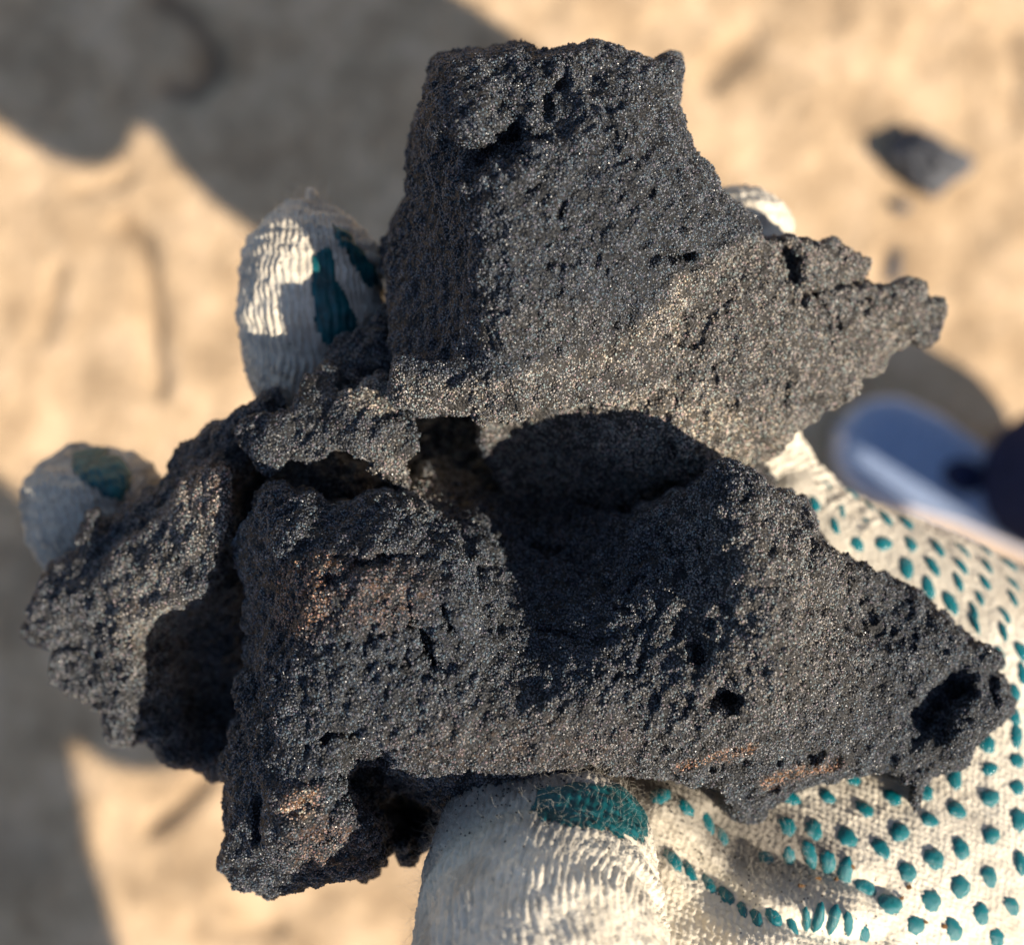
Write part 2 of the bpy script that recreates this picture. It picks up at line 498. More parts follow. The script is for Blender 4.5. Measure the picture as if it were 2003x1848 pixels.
ELz = [(690,690,-22),(760,600,-24),(780,720,-20),(700,740,-20)]
FLm = [(325,905),(345,880),(400,838),(470,800),(520,780),(552,772),(575,820),(520,870),(500,960),(500,1100),(520,1250),(500,1420),(455,1500),(430,1524),(400,1505),(372,1500),(340,1485),(292,1440),(245,1452),(212,1440),(208,1410),(216,1392),(182,1362),(130,1346),(94,1338),
       (98,1300),(125,1278),(100,1262),(58,1256),(38,1222),(58,1168),(92,1110),(155,1062),(172,1010),(198,996),(208,1030),(260,985),(320,940)]
FLmz = [(400,850,-30),(340,905,-34),(545,785,-24),(480,840,-20),(420,900,-24),(370,960,-26),(300,985,-28),(220,1045,-30),(190,1005,-26),
        (440,945,-12),(430,1020,-11),(400,930,-16),(350,1040,-15),(260,1120,-20),(330,1150,-15),(400,1100,-13),(230,1080,-24),(130,1130,-30),(110,1180,-26),(60,1215,-34),(180,1200,-23),(250,1250,-20),(265,1180,-18),
        (330,1230,-33),(400,1190,-34),(400,1300,-42),(460,1250,-42),(340,1340,-38),(285,1320,-22),(225,1330,-28),(110,1310,-36),(270,1400,-30),(225,1430,-36),(330,1440,-32),(390,1400,-44),(400,1490,-36),(440,1500,-34),(470,1100,-34),(470,960,-30)]
CO = [(520,880),(700,830),(860,740),(1100,760),(1450,860),(1520,960),(1660,1120),(1560,1420),(1300,1450),(900,1480),(620,1420),(500,1250),(480,1000)]
COz = [(520,900,-34),(880,880,-46),(880,1000,-40),(1200,900,-38),(1450,900,-36),(1500,1200,-20),(1300,1400,-14),(900,1400,-14),(600,1300,-22),(620,1000,-26),(700,940,-34)]

def with_marks(f, marks, ledge=0.0, lseed=0, ldir=(0.4, 0.9)):
    """pits, cracks and ledges pressed into a height field: (polyline, width px, depth mm)"""
    def g(u, v):
        z = f(u, v)
        q = np.stack([np.ravel(u), np.ravel(v), np.zeros(u.size)], -1)
        wu = (10 * fbm(q / 22.0, 3, 801)).reshape(u.shape); wv = (10 * fbm(q / 22.0, 3, 811)).reshape(u.shape)
        if ledge:
            hq = fbm(q / 120.0, 4, lseed, 0.55).reshape(u.shape) * 5.0 + (u * ldir[0] + v * ldir[1]) / 150.0
            fr = hq - np.floor(hq)
            z = z + ledge * (smooth(fr, 0.0, 0.13) - fr) * (0.35 + 0.65 * smooth(fbm(q / 160.0, 2, lseed + 9), -0.3, 0.3).reshape(u.shape))
            wr = np.abs(fbm(q / np.array([34.0, 34.0, 1.0]), 3, lseed + 20)).reshape(u.shape)
            z = z + ledge * 0.7 * (0.25 - wr)
        for pl, w, d in marks:
            dd = np.maximum(line_d(u + wu, v + wv, pl) + w * 0.45 * wv / 10, 0)
            z = z - d * np.exp(-(dd / w) ** 4)
        return z
    return g

marksA = [([(975,215),(1005,250)], 20, 3.0), ([(885,292),(940,300),(1000,285)], 36, 8.0), ([(985,272),(1065,266)], 9, 3.0), ([(1150,150),(1165,165)], 18, 1.8), ([(1100,175),(1110,255)], 24, 1.6), ([(930,330),(960,300)], 20, 4.0),
          ([(1275,505),(1350,492)], 10, 4.5), ([(1100,395),(1090,420),(1105,445)], 6, 2.5), ([(875,160),(885,190),(890,230)], 6, 3.0), ([(1065,190),(1070,220)], 7, 3.0),
          ([(1010,700),(1050,690)], 7, 2.0), ([(1030,370),(1050,360)], 6, 2.0), ([(1190,640),(1210,625)], 7, 2.0)]
marksF = [([(1545,505),(1550,535)], 16, 6.0), ([(1560,560),(1600,590),(1640,640)], 7, 3.5), ([(1664,556),(1620,565),(1575,585)], 9, 4.0), ([(1480,715),(1485,720)], 9, 3.0), ([(1690,580),(1700,600)], 8, 2.5),
          ([(1300,790),(1310,850),(1330,890)], 6, 1.5), ([(1400,940),(1420,900)], 6, 2.0), ([(1520,730),(1535,750)], 7, 2.0), ([(1620,655),(1630,690)], 6, 2.0)]
marksB = [([(1410,1365),(1435,1372)], 20, 8.0), ([(1360,1268),(1370,1300)], 16, 5.0), ([(1772,1345),(1780,1395)], 8, 4.0), ([(1862,1350),(1815,1405)], 40, 11.0), ([(1940,1320),(1938,1365)], 10, 5.0),
          ([(795,1180),(815,1220),(845,1300)], 11, 6.0), ([(905,1060),(930,1130),(950,1220)], 12, 3.5), ([(700,1110),(760,1090),(830,1100)], 9, 2.5), ([(770,1190),(775,1230)], 8, 2.5), 
          ([(640,1130),(650,1140)], 12, 3.0), ([(715,1515),(755,1560),(800,1615)], 52, 22.0), ([(800,1580),(840,1600)], 40, 16.0), ([(640,1440),(700,1430)], 12, 3.0),
          ([(510,1560),(500,1640)], 10, 4.0), ([(590,1620),(650,1625)], 7, 3.0), ([(1390,1505),(1480,1490),(1600,1478)], 8, 3.0), ([(1460,1555),(1560,1540)], 6, 3.0),
          ([(1590,1050),(1585,1110)], 7, 3.0), ([(1660,1090),(1655,1200)], 9, 2.5), ([(930,1110),(1000,1110)], 8, 2.5), ([(860,1180),(880,1230)], 9, 3.0), ([(1050,1230),(1130,1250)], 10, 3.0),
          ([(600,1060),(560,1100),(540,1180)], 8, 2.0), ([(500,1300),(520,1400)], 9, 2.5), ([(960,1030),(1060,1075),(1160,1110)], 10, 3.0), ([(1300,1050),(1330,1080)], 12, 1.5)]
marksL = [([(245,1105),(300,1080)], 10, 2.5), ([(380,985),(420,975)], 7, 3.0), ([(370,1045),(380,1050)], 9, 3.0), ([(520,830),(600,820)], 6, 1.0), ([(290,1080),(380,1110)], 8, 1.5)]

def add(f, n):            # a crumbly, stepped variation of the height field itself
    return f

VOX = 0.00046
LUMP_BASE = tuple(P(1000, 1000, -45))
lump = empty('crusted_rock', LUMP_BASE, 'charcoal black gritty rock with a tall block and spiky flake, resting in the glove', 'rock')

def blob(u, v, cx, cy, rx, ry, ang=0.0, hard=0.5):
    c, s = math.cos(math.radians(ang)), math.sin(math.radians(ang))
    x = ((u - cx) * c + (v - cy) * s) / rx; y = (-(u - cx) * s + (v - cy) * c) / ry
    return smooth(np.hypot(x, y), 1.0 + hard, 1.0 - hard)

def crust_part(name, chunks, seed, tan_fn, rust_fn, rough=1.0, label=None, stri=0.0):
    me = remesh(chunks, VOX)
    p = coords(me); n = normals(me)
    q = p * 1000.0                                       # millimetres
    # broad lumps
    d = 1.5 * fbm(q / 15.0, 3, seed) + rough * 1.0 * fbm(q / 5.0, 3, seed + 10)
    # laminae and steps
    lam = fbm(q * np.array([1, 1, 1]) @ ROT.T / np.array([7.0, 2.2, 3.0]), 3, seed + 20)
    d += rough * 0.75 * (np.abs(lam) * -2 + 0.5)
    p1 = p + n * (d * 1e-3)[:, None]
    me.vertices.foreach_set('co', p1.astype(np.float32).ravel()); me.update()
    n = normals(me); q = p1 * 1000.0
    # crumbs and pits
    c1 = noise(q / 1.7, seed + 30); c2 = noise(q / 0.85, seed + 31); c3 = noise(q / 3.4, seed + 33)
    patch = smooth(fbm(q / 11.0, 2, seed + 37), -0.25, 0.35)
    c4 = fbm(q / 2.6, 2, seed + 45)
    d = rough * (0.36 * c1 + 0.34 * np.abs(c2) * (0.4 + patch) + 0.40 * (0.3 - np.abs(c4)) * 2 * patch) + 0.15 * rng.normal(size=len(q))
    d -= rough * 0.45 * smooth(c3, 0.40, 0.75) * smooth(noise(q / 8.0, seed + 35), -0.3, 0.4)
    d -= rough * 0.35 * smooth(c1, 0.45, 0.70)
    d *= 0.45 + 0.85 * smooth(fbm(q / 14.0, 3, seed + 60), -0.22, 0.28)
    p2 = p1 + n * (d * 1e-3)[:, None]
    u, v = proj(p2)
    base = np.array(LUMP_BASE)
    me.vertices.foreach_set('co', (p2 - base).astype(np.float32).ravel()); me.update()
    shade(me, True)
    jit = 14 * fbm(q / 3.0, 3, seed + 40)
    tan = np.clip(tan_fn(u + jit, v + jit), 0, 1); rust = np.clip(rust_fn(u + jit, v - jit), 0, 1)
    add_attr(me, 'tan', tan); add_attr(me, 'rust', rust)
    me.materials.clear()
    o = obj(name, me, M_crust, lump)
    if label: o['label'] = label
    # loose sand grains stuck over the whole surface
    g = obj('grain_crust', me.copy(), None, o); g['kind'] = 'stuff'
    g.modifiers.new('grains', 'NODES').node_group = GRAINS
    return o

def grain_group():
    t = bpy.data.node_groups.new('grains', 'GeometryNodeTree')
    t.interface.new_socket('Geometry', in_out='INPUT', socket_type='NodeSocketGeometry')
    t.interface.new_socket('Geometry', in_out='OUTPUT', socket_type='NodeSocketGeometry')
    N = t.nodes.new; L = t.links.new
    gi = N('NodeGroupInput'); go = N('NodeGroupOutput')
    ds = N('GeometryNodeDistributePointsOnFaces'); ds.inputs['Density'].default_value = 6.5e6
    nz = N('ShaderNodeTexNoise'); nz.inputs['Scale'].default_value = 420.0; nz.inputs['Detail'].default_value = 3
    mr = N('ShaderNodeMapRange'); mr.inputs[1].default_value = 0.36; mr.inputs[2].default_value = 0.62; mr.inputs[3].default_value = 1.2e6; mr.inputs[4].default_value = 8.5e6
    L(nz.outputs[0], mr.inputs[0]); L(mr.outputs[0], ds.inputs['Density'])
    L(gi.outputs[0], ds.inputs['Mesh'])
    nrm = N('GeometryNodeInputNormal'); sx = N('ShaderNodeSeparateXYZ'); cp = N('FunctionNodeCompare'); cp.data_type = 'FLOAT'; cp.operation = 'GREATER_THAN'
    L(nrm.outputs[0], sx.inputs[0]); L(sx.outputs[2], cp.inputs[0]); cp.inputs[1].default_value = -0.45
    L(cp.outputs[0], ds.inputs['Selection'])
    ico = N('GeometryNodeMeshIcoSphere'); ico.inputs['Radius'].default_value = 1.0; ico.inputs['Subdivisions'].default_value = 1
    sm = N('GeometryNodeSetMaterial'); sm.inputs['Material'].default_value = M_grain
    L(ico.outputs[0], sm.inputs[0])
    ip = N('GeometryNodeInstanceOnPoints')
    rv = N('FunctionNodeRandomValue'); rv.data_type = 'FLOAT_VECTOR'
    rv.inputs[0].default_value = (1.0e-4, 1.0e-4, 0.8e-4); rv.inputs[1].default_value = (2.5e-4, 2.5e-4, 2.2e-4)
    rr = N('FunctionNodeRandomValue'); rr.data_type = 'FLOAT_VECTOR'
    rr.inputs[0].default_value = (0, 0, 0); rr.inputs[1].default_value = (6.28, 6.28, 6.28)
    L(ds.outputs['Points'], ip.inputs['Points']); L(sm.outputs[0], ip.inputs['Instance'])
    L(rr.outputs[0], ip.inputs['Rotation']); L(rv.outputs[0], ip.inputs['Scale'])
    L(ip.outputs[0], go.inputs[0])
    return t
GRAINS = grain_group()

zero = lambda u, v: np.zeros_like(u)
PLATE = [(770,722),(860,742),(960,742),(1080,705),(1200,662),(1290,590),(1345,530),(1420,480),(1500,455),(1720,480),(1880,600),(1720,770),(1500,930),(1260,1010),(1000,1000),(930,830),(770,800)]
def tan_upper(u, v):
    t = 0.44 * smooth(poly_sd(u, v, PLATE), -14, 16)
    t = t + 0.60 * blob(u, v, 1370, 860, 170, 100, 10) + 0.16 * blob(u, v, 1700, 690, 120, 60, -30)
    t += 0.5 * np.exp(-(line_d(u, v, [(1180,705),(1290,620),(1345,540)]) / 10) ** 2) + 0.5 * np.exp(-(line_d(u, v, [(1320,690),(1335,560)]) / 8) ** 2)
    t += 0.14 * blob(u, v, 1080, 640, 150, 50)
    t -= 0.40 * np.exp(-(line_d(u, v, [(1480,930),(1490,830),(1440,760)]) / 14) ** 2) + 0.2 * np.exp(-(line_d(u, v, [(960,790),(1180,760),(1400,720)]) / 10) ** 2)
    return t
def tan_front(u, v):
    return 0.0 + 0.30 * blob(u, v, 1500, 1200, 190, 220) + 0.12 * blob(u, v, 1150, 1420, 330, 100) + 0.35 * blob(u, v, 820, 960, 60, 40) + 0.2 * blob(u, v, 1330, 1010, 80, 60) + 0.6 * blob(u, v, 585, 1572, 42, 30, -20)  # tan patches; the right hump's sunlit brightness is coloured in too
def rust_front(u, v):
    return (1.0 * blob(u, v, 600, 1120, 60, 30, -20) + 0.7 * blob(u, v, 590, 1190, 50, 60) + 0.30 * blob(u, v, 720, 1160, 120, 70) + 0.8 * blob(u, v, 585, 1570, 45, 30, -20) + 0.35 * blob(u, v, 650, 1660, 90, 60)
            + 1.3 * np.exp(-(line_d(u, v, [(1330,1500),(1400,1478),(1470,1466)]) / 8) ** 2) + 1.1 * np.exp(-(line_d(u, v, [(1490,1536),(1560,1508),(1640,1494)]) / 9) ** 2)
            + 0.12 * blob(u, v, 1000, 1460, 250, 60))
def tan_left(u, v): return 0.12 + 0.35 * blob(u, v, 400, 1010, 90, 80) + 0.3 * blob(u, v, 280, 1200, 70, 120)
def rust_left(u, v): return 1.4 * blob(u, v, 268, 1186, 16, 9, -20, 0.4) + 0.3 * blob(u, v, 420, 960, 70, 60) + 0.5 * blob(u, v, 400, 1500, 60, 20)
def tan_small(u, v): return 0.10 + 0.75 * blob(u, v, 720, 775, 55, 32, 20) + 0.3 * blob(u, v, 770, 920, 50, 60)

LP = [(205,1098),(250,1050),(330,995),(352,945),(395,922),(438,920),(446,985),(436,1060),(415,1120),(392,1176),(330,1186),(282,1206),(262,1262),(268,1340),(232,1300),(190,1240),(158,1190)]
LPz = [(210,1110,-22),(330,1010,-15),(430,930,-10),(435,1040,-9),(390,1160,-11),(300,1120,-14),(280,1200,-16),(200,1220,-22),(262,1320,-20)]
LQ = [(100,1290),(140,1262),(190,1290),(240,1330),(262,1380),(300,1425),(250,1448),(212,1436),(216,1392),(180,1366),(96,1340)]
LQz = [(110,1310,-32),(200,1330,-27),(260,1400,-28),(230,1440,-32)]
crust_part('upper_block', [solid(A1, with_marks(tps(A1z), marksA, 2.4, 31, (0.9, 0.2)), 26, 7, ragged=14, seed=3, power=0.35), solid(A2lip, with_marks(tps(A2lipz), [], 1.2, 41), 10, 9, ragged=24, seed=13),
                           solid(FL, with_marks(tps(FLz), marksF, 1.6, 51, (0.7, 0.7)), 11, 8, ragged=22, seed=23)], 100, tan_upper, zero, 0.9)
crust_part('front_block', [solid(B, with_marks(tps(Bz), marksB, 2.0, 61, (0.5, -0.8)), 20, 10, ragged=26, seed=33)], 200, tan_front, rust_front, 1.0)
crust_part('left_lobe', [solid(FLm, with_marks(tps(FLmz), marksL, 2.6, 71), 14, 9, ragged=26, seed=43), solid(LP, with_marks(tps(LPz), [], 1.5, 81), 6, 7, ragged=26, seed=53), solid(LQ, with_marks(tps(LQz), [], 1.5, 85), 5, 7, ragged=22, seed=57)], 300, tan_left, rust_left, 0.85)
crust_part('left_flake', [solid(DL, with_marks(tps(DLz), [], 1.6, 91), 6.5, 7, ragged=26, seed=63), solid(EL, with_marks(tps(ELz), [], 3.0, 95), 12, 8, ragged=30, seed=73)], 400, tan_small, zero, 0.95)
crust_part('inner_core', [solid(CO, with_marks(tps(COz), [], 3.0, 99), 14, 20)], 500, lambda u, v: np.full_like(u, 0.22), zero, 1.2)

# ------------------------------------------------------------------ the glove
GLOVE_BASE = np.array(P(2100, 1600, -60))
glove = empty('work_glove', tuple(GLOVE_BASE), 'cream knitted cotton work glove with teal rubber dots, palm up under the black rock', 'glove')

def knit_h(a, b, pw, pc, rib=0.35, sl=0.55):
    """height of a stocking-stitch knit: a along the wales, b across, metres"""
    fr = b / pw - np.floor(b / pw)
    s = np.abs(fr * 2 - 1)
    env = np.sqrt(np.clip(1 - (s * 2 - 1) ** 2, 0, 1))
    st = 0.5 + 0.5 * np.cos(2 * np.pi * (a / pc + sl * s))
    return env * ((1 - rib) * st + rib)

PALM = [(1180,1180),(1350,1000),(1490,905),(1535,868),(1590,905),(1640,950),(1700,975),(1800,1012),(1900,1055),(2003,1105),(2200,1190),(2450,1300),(2620,1420),(2640,1900),(2450,2150),(2150,2350),(1700,2380),(1400,2250),(1280,2050),(1240,1850),(1230,1700),(1210,1600),(1160,1500),(1120,1350)]
PALMz = [(1180,1200,-62),(1350,1010,-62),(1540,880,-60),(1560,900,-57),(1640,960,-56),(1800,1025,-57),(2003,1115,-58),(2450,1310,-62),
         (1650,1050,-50),(1800,1130,-47),(1950,1220,-45),(1750,1250,-44),(1900,1380,-36),(2003,1400,-36),(1700,1450,-34),(1850,1550,-27),(2000,1600,-26),
         (1600,1600,-21),(1500,1620,-19),(1700,1680,-17),(1850,1720,-18),(2003,1800,-18),(1450,1680,-17),(1560,1740,-12),(1700,1800,-11),(1850,1900,-12),(1400,1760,-11),(1500,1830,-5),(1350,1680,-15),
         (1290,1590,-18),(1250,1700,-12),(1300,1850,-4),(1400,2000,2),(1600,2050,0),(1900,2100,-10),(2300,1700,-30),(2500,1700,-38),(2300,2000,-25),(1300,1400,-38),(1200,1300,-55),(1500,1300,-46)]
def palm_front():
    f = tps(PALMz)
    folds = [([(1290,1560),(1360,1640),(1440,1720),(1540,1770),(1660,1790)], 26, -1.4), ([(1300,1625),(1380,1705),(1480,1790),(1600,1830),(1720,1840)], 24, 1.2),
             ([(1390,1600),(1480,1675),(1600,1700),(1720,1745)], 20, 1.6), ([(1310,1700),(1400,1800),(1500,1880)], 26, -1.4)]
    def g(u, v):
        z = f(u, v)
        for pl, w, d in folds:
            z = z - d * np.exp(-(line_d(u, v, pl) / w) ** 2)
        z = z + 1.2 * np.sin((u * 0.35 + v) / 60.0) * 0.25
        return z
    return g
palm_z = palm_front()
RP = 70.0
def palm_surf(u, v):
    sd = poly_sd(u, v, PALM); e = np.clip(sd / RP, 0, 1)
    zf = palm_z(u, v); mid = zf - 24 * 0.4
    return mid + (zf - mid) * (1 - (1 - e) ** 2) ** 0.5 + 0.1

KA = math.radians(-19.0)
def soot_shade_palm(u, v):
    return 1.0 * blob(u, v, 1470, 1625, 170, 75, 35, 0.7) + 0.7 * blob(u, v, 1250, 1530, 220, 30, 0, 0.6) + 0.45 * blob(u, v, 1540, 1660, 90, 40, 20, 0.6) + 0.30 * blob(u, v, 1560, 900, 80, 70) + 0.35 * blob(u, v, 1800, 1100, 220, 70, 20)  # soot by the rock contact; shade patches on the upper palm painted in

def build_palm():
    v, f = solid(PALM, palm_z, 24, RP, step=4.0)
    me = mesh_from('palm', v, f)
    n = normals(me)
    a = v[:, 0] * math.cos(KA) + v[:, 1] * math.sin(KA)
    b = -v[:, 0] * math.sin(KA) + v[:, 1] * math.cos(KA)
    q = v * 1000
    wob = 0.00035 * fbm(q / 6.0, 2, 900)
    h = knit_h(a + wob, b + wob * 2, 0.00165, 0.00115) * (0.75 + 0.35 * fbm(q / 9.0, 2, 905))
    d = 0.00050 * h + 0.00035 * fbm(q / 4.0, 3, 910)
    v2 = v + n * d[:, None]
    u_, v_ = proj(v2)
    me.vertices.foreach_set('co', (v2 - GLOVE_BASE).astype(np.float32).ravel()); me.update(); shade(me)
    add_attr(me, 'soot_shade', np.clip(soot_shade_palm(u_, v_) + 0.25 * smooth(fbm(q / 7, 3, 920), 0.1, 0.5), 0, 1))
    return obj('palm', me, M_knit, glove)
palm = build_palm()

def catmull(pts, n):
    pts = np.array(pts, float)
    ext = np.vstack([2 * pts[0] - pts[1], pts, 2 * pts[-1] - pts[-2]])
    out = []
    seg = len(pts) - 1
    for t in np.linspace(0, seg, n):
        i = min(int(t), seg - 1); x = t - i
        p0, p1, p2, p3 = ext[i:i + 4]
        out.append(0.5 * ((2 * p1) + (-p0 + p2) * x + (2 * p0 - 5 * p1 + 4 * p2 - p3) * x * x + (-p0 + 3 * p1 - 3 * p2 + p3) * x ** 3))
    return np.array(out)

def tube(path, radii, na, nr, flat=(1.0, 1.0), ref=(0, 0, 1), tip=1.0):
    """swept surface with a rounded tip at the first path point; returns verts, faces, along, around"""
    c = catmull(path, 400); r = catmull([[x] for x in radii], 400)[:, 0]
    L = np.concatenate([[0], np.cumsum(np.linalg.norm(np.diff(c, axis=0), axis=1))])
    R0 = r[0] * tip
    s = np.concatenate([R0 * (1 - np.cos(np.linspace(0.02, math.pi / 2, na // 5))), np.linspace(R0, L[-1], na - na // 5 + 1)[1:]])
    cc = np.stack([np.interp(s, L, c[:, k]) for k in range(3)], -1)
    rr = np.interp(s, L, r) * np.where(s < R0, np.sqrt(np.clip(1 - (1 - s / R0) ** 2, 0, 1)), 1.0)
    tg = np.gradient(cc, axis=0)
    tg[: na // 5] = tg[na // 5]
    tg /= np.linalg.norm(tg, axis=1, keepdims=True)
    e2 = np.cross(tg, np.array(ref, float)); e2 /= np.linalg.norm(e2, axis=1, keepdims=True)
    e1 = np.cross(e2, tg)
    th = np.linspace(0, 2 * math.pi, nr, endpoint=False)
    v = cc[:, None] + rr[:, None, None] * (e1[:, None] * np.cos(th)[None, :, None] * flat[0] + e2[:, None] * np.sin(th)[None, :, None] * flat[1])
    f = grid_faces(len(s), nr, True)[:, ::-1]
    al = np.repeat(s[:, None], nr, 1)
    ar = np.repeat(th[None], len(s), 0) * r.mean()
    return v.reshape(-1, 3), f, al.ravel(), ar.ravel(), np.repeat(th[None], len(s), 0).ravel()

def glove_tube(name, path, radii, na, nr, seed, soot_shade=0.1, flat=(1, 1), pw=0.0024, pc=0.0026, amp=0.0012, patches=(), tip=1.0, darken_fn=None, lumps=0.0008, rib=0.55, sl=0.4):
    v, f, al, ar, th = tube(path, radii, na, nr, flat, tip=tip)
    me = mesh_from(name, v, f); n = normals(me)
    cen = v.mean(0)
    if ((v - cen) * n).sum() < 0:
        f = f[:, ::-1]; bpy.data.meshes.remove(me); me = mesh_from(name, v, f); n = normals(me)
    q = v * 1000
    wob = fbm(q / 5.0, 2, seed)
    circ = ar.max()
    k = max(8, round(circ / pw)); pw2 = circ * nr / (nr - 1) / k
    h = knit_h(al + 0.0012 * wob + 0.0006 * np.sin(ar / 0.0041), ar + 0.0009 * wob, pw2, pc, rib, sl) * (0.85 + 0.6 * fbm(q / np.array([3.0, 5.0, 4.0]), 3, seed + 5))
    d = amp * h + lumps * fbm(q / 7.0, 3, seed + 8) + 0.00012 * rng.normal(size=len(v))
    v2 = v + n * d[:, None]
    me.vertices.foreach_set('co', (v2 - GLOVE_BASE).astype(np.float32).ravel()); me.update(); shade(me)
    u_, v_ = proj(v2)
    so = np.clip(soot_shade + 0.35 * smooth(fbm(q / 6, 3, seed + 9), 0.0, 0.5) + (darken_fn(u_, v_) if darken_fn else 0), 0, 1)
    add_attr(me, 'soot_shade', so)
    o = obj(name, me, M_knit, glove)
    # rubber coating: the faces inside an outline, lifted off the knit
    for poly, lift in patches:
        jit = 10 * fbm(q / 2.2, 3, seed + 12)
        sd = poly_sd(u_ + jit, v_ - jit, poly)
        face_ok = (sd[f] > 0).all(1) & (n[f].mean(1)[:, 2] > -0.05)
        ff = f[face_ok]
        used = np.unique(ff); rm = np.full(len(v), -1); rm[used] = np.arange(len(used))
        lf = 0.00025 + 0.0003 * smooth(sd[used], 0, 14) + 0.00005 * np.sin(al[used] / 0.00028)
        pv = v + n * (0.45 * d + amp * 0.35)[:, None]
        top = pv[used] + n[used] * lf[:, None]
        pm = mesh_from('grip_patch', top - GLOVE_BASE, rm[ff]); shade(pm)
        sol = obj('grip_patch', pm, M_patch, o)
    return o

def PP(*a): return [tuple(P(*x)) for x in a]
thumb = glove_tube('thumb', PP((1072,1572,-12),(1066,1640,-6),(1062,1750,4),(1066,1880,14),(1120,2080,20),(1300,2260,14),(1650,2330,-4),(1900,2250,-14)),
                   [0.0150,0.0168,0.0176,0.0180,0.0188,0.020,0.022,0.022], 420, 330, 30, 0.0, pw=0.0026, pc=0.0060, amp=0.0010, rib=0.5, sl=0.28, tip=0.75,
                   patches=[([(1050,1540),(1245,1525),(1268,1600),(1258,1652),(1185,1628),(1100,1622),(1035,1590)], 1)],
                   darken_fn=lambda u, v: 0.75 * smooth(v, 1720, 1560) + 0.4 * smooth(u, 980, 800), lumps=0.0012)  # thumb knit coloured darker towards its tip and left side
ring = glove_tube('finger', PP((610,398,-40),(607,500,-38),(615,640,-40),(650,800,-56),(800,980,-62),(1150,1080,-66),(1500,1120,-62)),
                  [0.0078,0.0120,0.0131,0.0124,0.0125,0.0125,0.0125], 360, 260, 40, 0.30, tip=1.5,
                  patches=[([(608,500),(640,480),(668,560),(705,640),(700,720),(640,700),(610,620)], 1), ([(640,440),(680,450),(728,520),(735,560),(715,565),(690,520),(650,475)], 1)])
v_, f_, _, _, _ = tube(PP((606,368,-39),(610,392,-40),(611,416,-40)), [0.0005, 0.0016, 0.0040], 40, 24, tip=1.0)
v_ = v_ + 0.0006 * np.stack([fbm(v_ * 900, 2, 61), fbm(v_ * 900, 2, 62), fbm(v_ * 900, 2, 63)], -1)
me_ = mesh_from('seam_tuft', v_ - GLOVE_BASE, f_); shade(me_); obj('seam_tuft', me_, M_knit, ring)
index = glove_tube('finger', PP((152,880,-57),(172,945,-55),(210,1060,-57),(320,1200,-60),(600,1280,-68),(1100,1300,-70),(1400,1300,-62)),
                   [0.0100,0.0126,0.0128,0.0122,0.0120,0.0125,0.0125], 320, 240, 50, 0.50, tip=1.0,
                   patches=[([(135,888),(190,876),(240,900),(262,940),(236,992),(190,965),(150,930)], 1)])
little = glove_tube('finger', PP((1450,372,-52),(1446,460,-52),(1440,620,-58),(1440,800,-68),(1500,950,-68),(1650,1100,-60)),
                    [0.0085,0.0098,0.0100,0.0102,0.0105,0.011], 170, 120, 60, 0.02, tip=0.75)
cuff = glove_tube('cuff', PP((2560,1640,-44),(2700,1680,-46),(3000,1760,-50),(3250,1820,-52)), [0.034,0.031,0.029,0.030], 120, 200, 70, 0.1, tip=0.1, pw=0.0035, pc=0.004, amp=0.001)

# rubber dots, read off the palm
Z8 = [(1950,50),(1820,190),(1960,150),(1830,310),(1965,270),(1660,350),(1160,355),(1965,400),(1835,450),(1355,450),(1515,425),(850,450),(1035,445),(1670,510),(1220,510),(1535,560),(1975,560),(840,590),(970,605),(1135,645),(1390,620),(1300,700),(1560,750),(1840,635),(1690,700),(1985,775),
      (850,745),(950,725),(1430,815),(1125,820),(1225,890),(1690,885),(1830,835),(1345,970),(1545,955),(1940,980),(1790,1020),(1470,1075),(1655,1095),(1865,1140),(280,755),(360,815),(455,880),(540,940),(620,1005),(690,1045),(775,1040),(865,1080),(935,1050),(995,1040),(1070,1045),(1140,1070),(1215,1120),(340,500),(445,570),(520,640),(740,750),(220,440),(1040,770)]
Z6 = [(1510,640),(1645,620),(1765,620),(1890,625),(1610,710),(1740,690),(1890,690),(1715,745),(1855,770),(1720,800),(1850,840),(1930,930),(1830,960),(1935,1030),(1900,1120),(1910,1220),(1770,1340),(1645,1400)]
Z3 = [(360,880),(510,890),(590,1090),(750,1130),(510,1210),(690,1240),(890,1220),(860,1310),(650,1370),(1010,1310),(1160,1340),(810,1490),(1000,1490),(1190,1490),(1380,1520),(1560,1540),(1720,1540),(1160,1660),(1350,1650),(1550,1650),(1730,1650),(1890,1640)]
k = 2003 / 2758
dots = [((1658 + x / 1.821) * k, (1900 + y / 1.821) * k) for x, y in Z8] + [((1600 + x / 1.68) * k, (1200 + y / 1.68) * k) for x, y in Z6] + [((2000 + x / 2.64) * k, (900 + y / 2.64) * k) for x, y in Z3]
for iu in range(-2, 10):
    for iv in range(-2, 14):
        du = 2062 + iu * 62 + (iv % 2) * 31; dv = 1180 + iv * 60 + iu * 20
        if 2015 < du < 2560 and poly_sd(np.array([du]), np.array([dv]), PALM)[0] > 40: dots.append((du, dv))

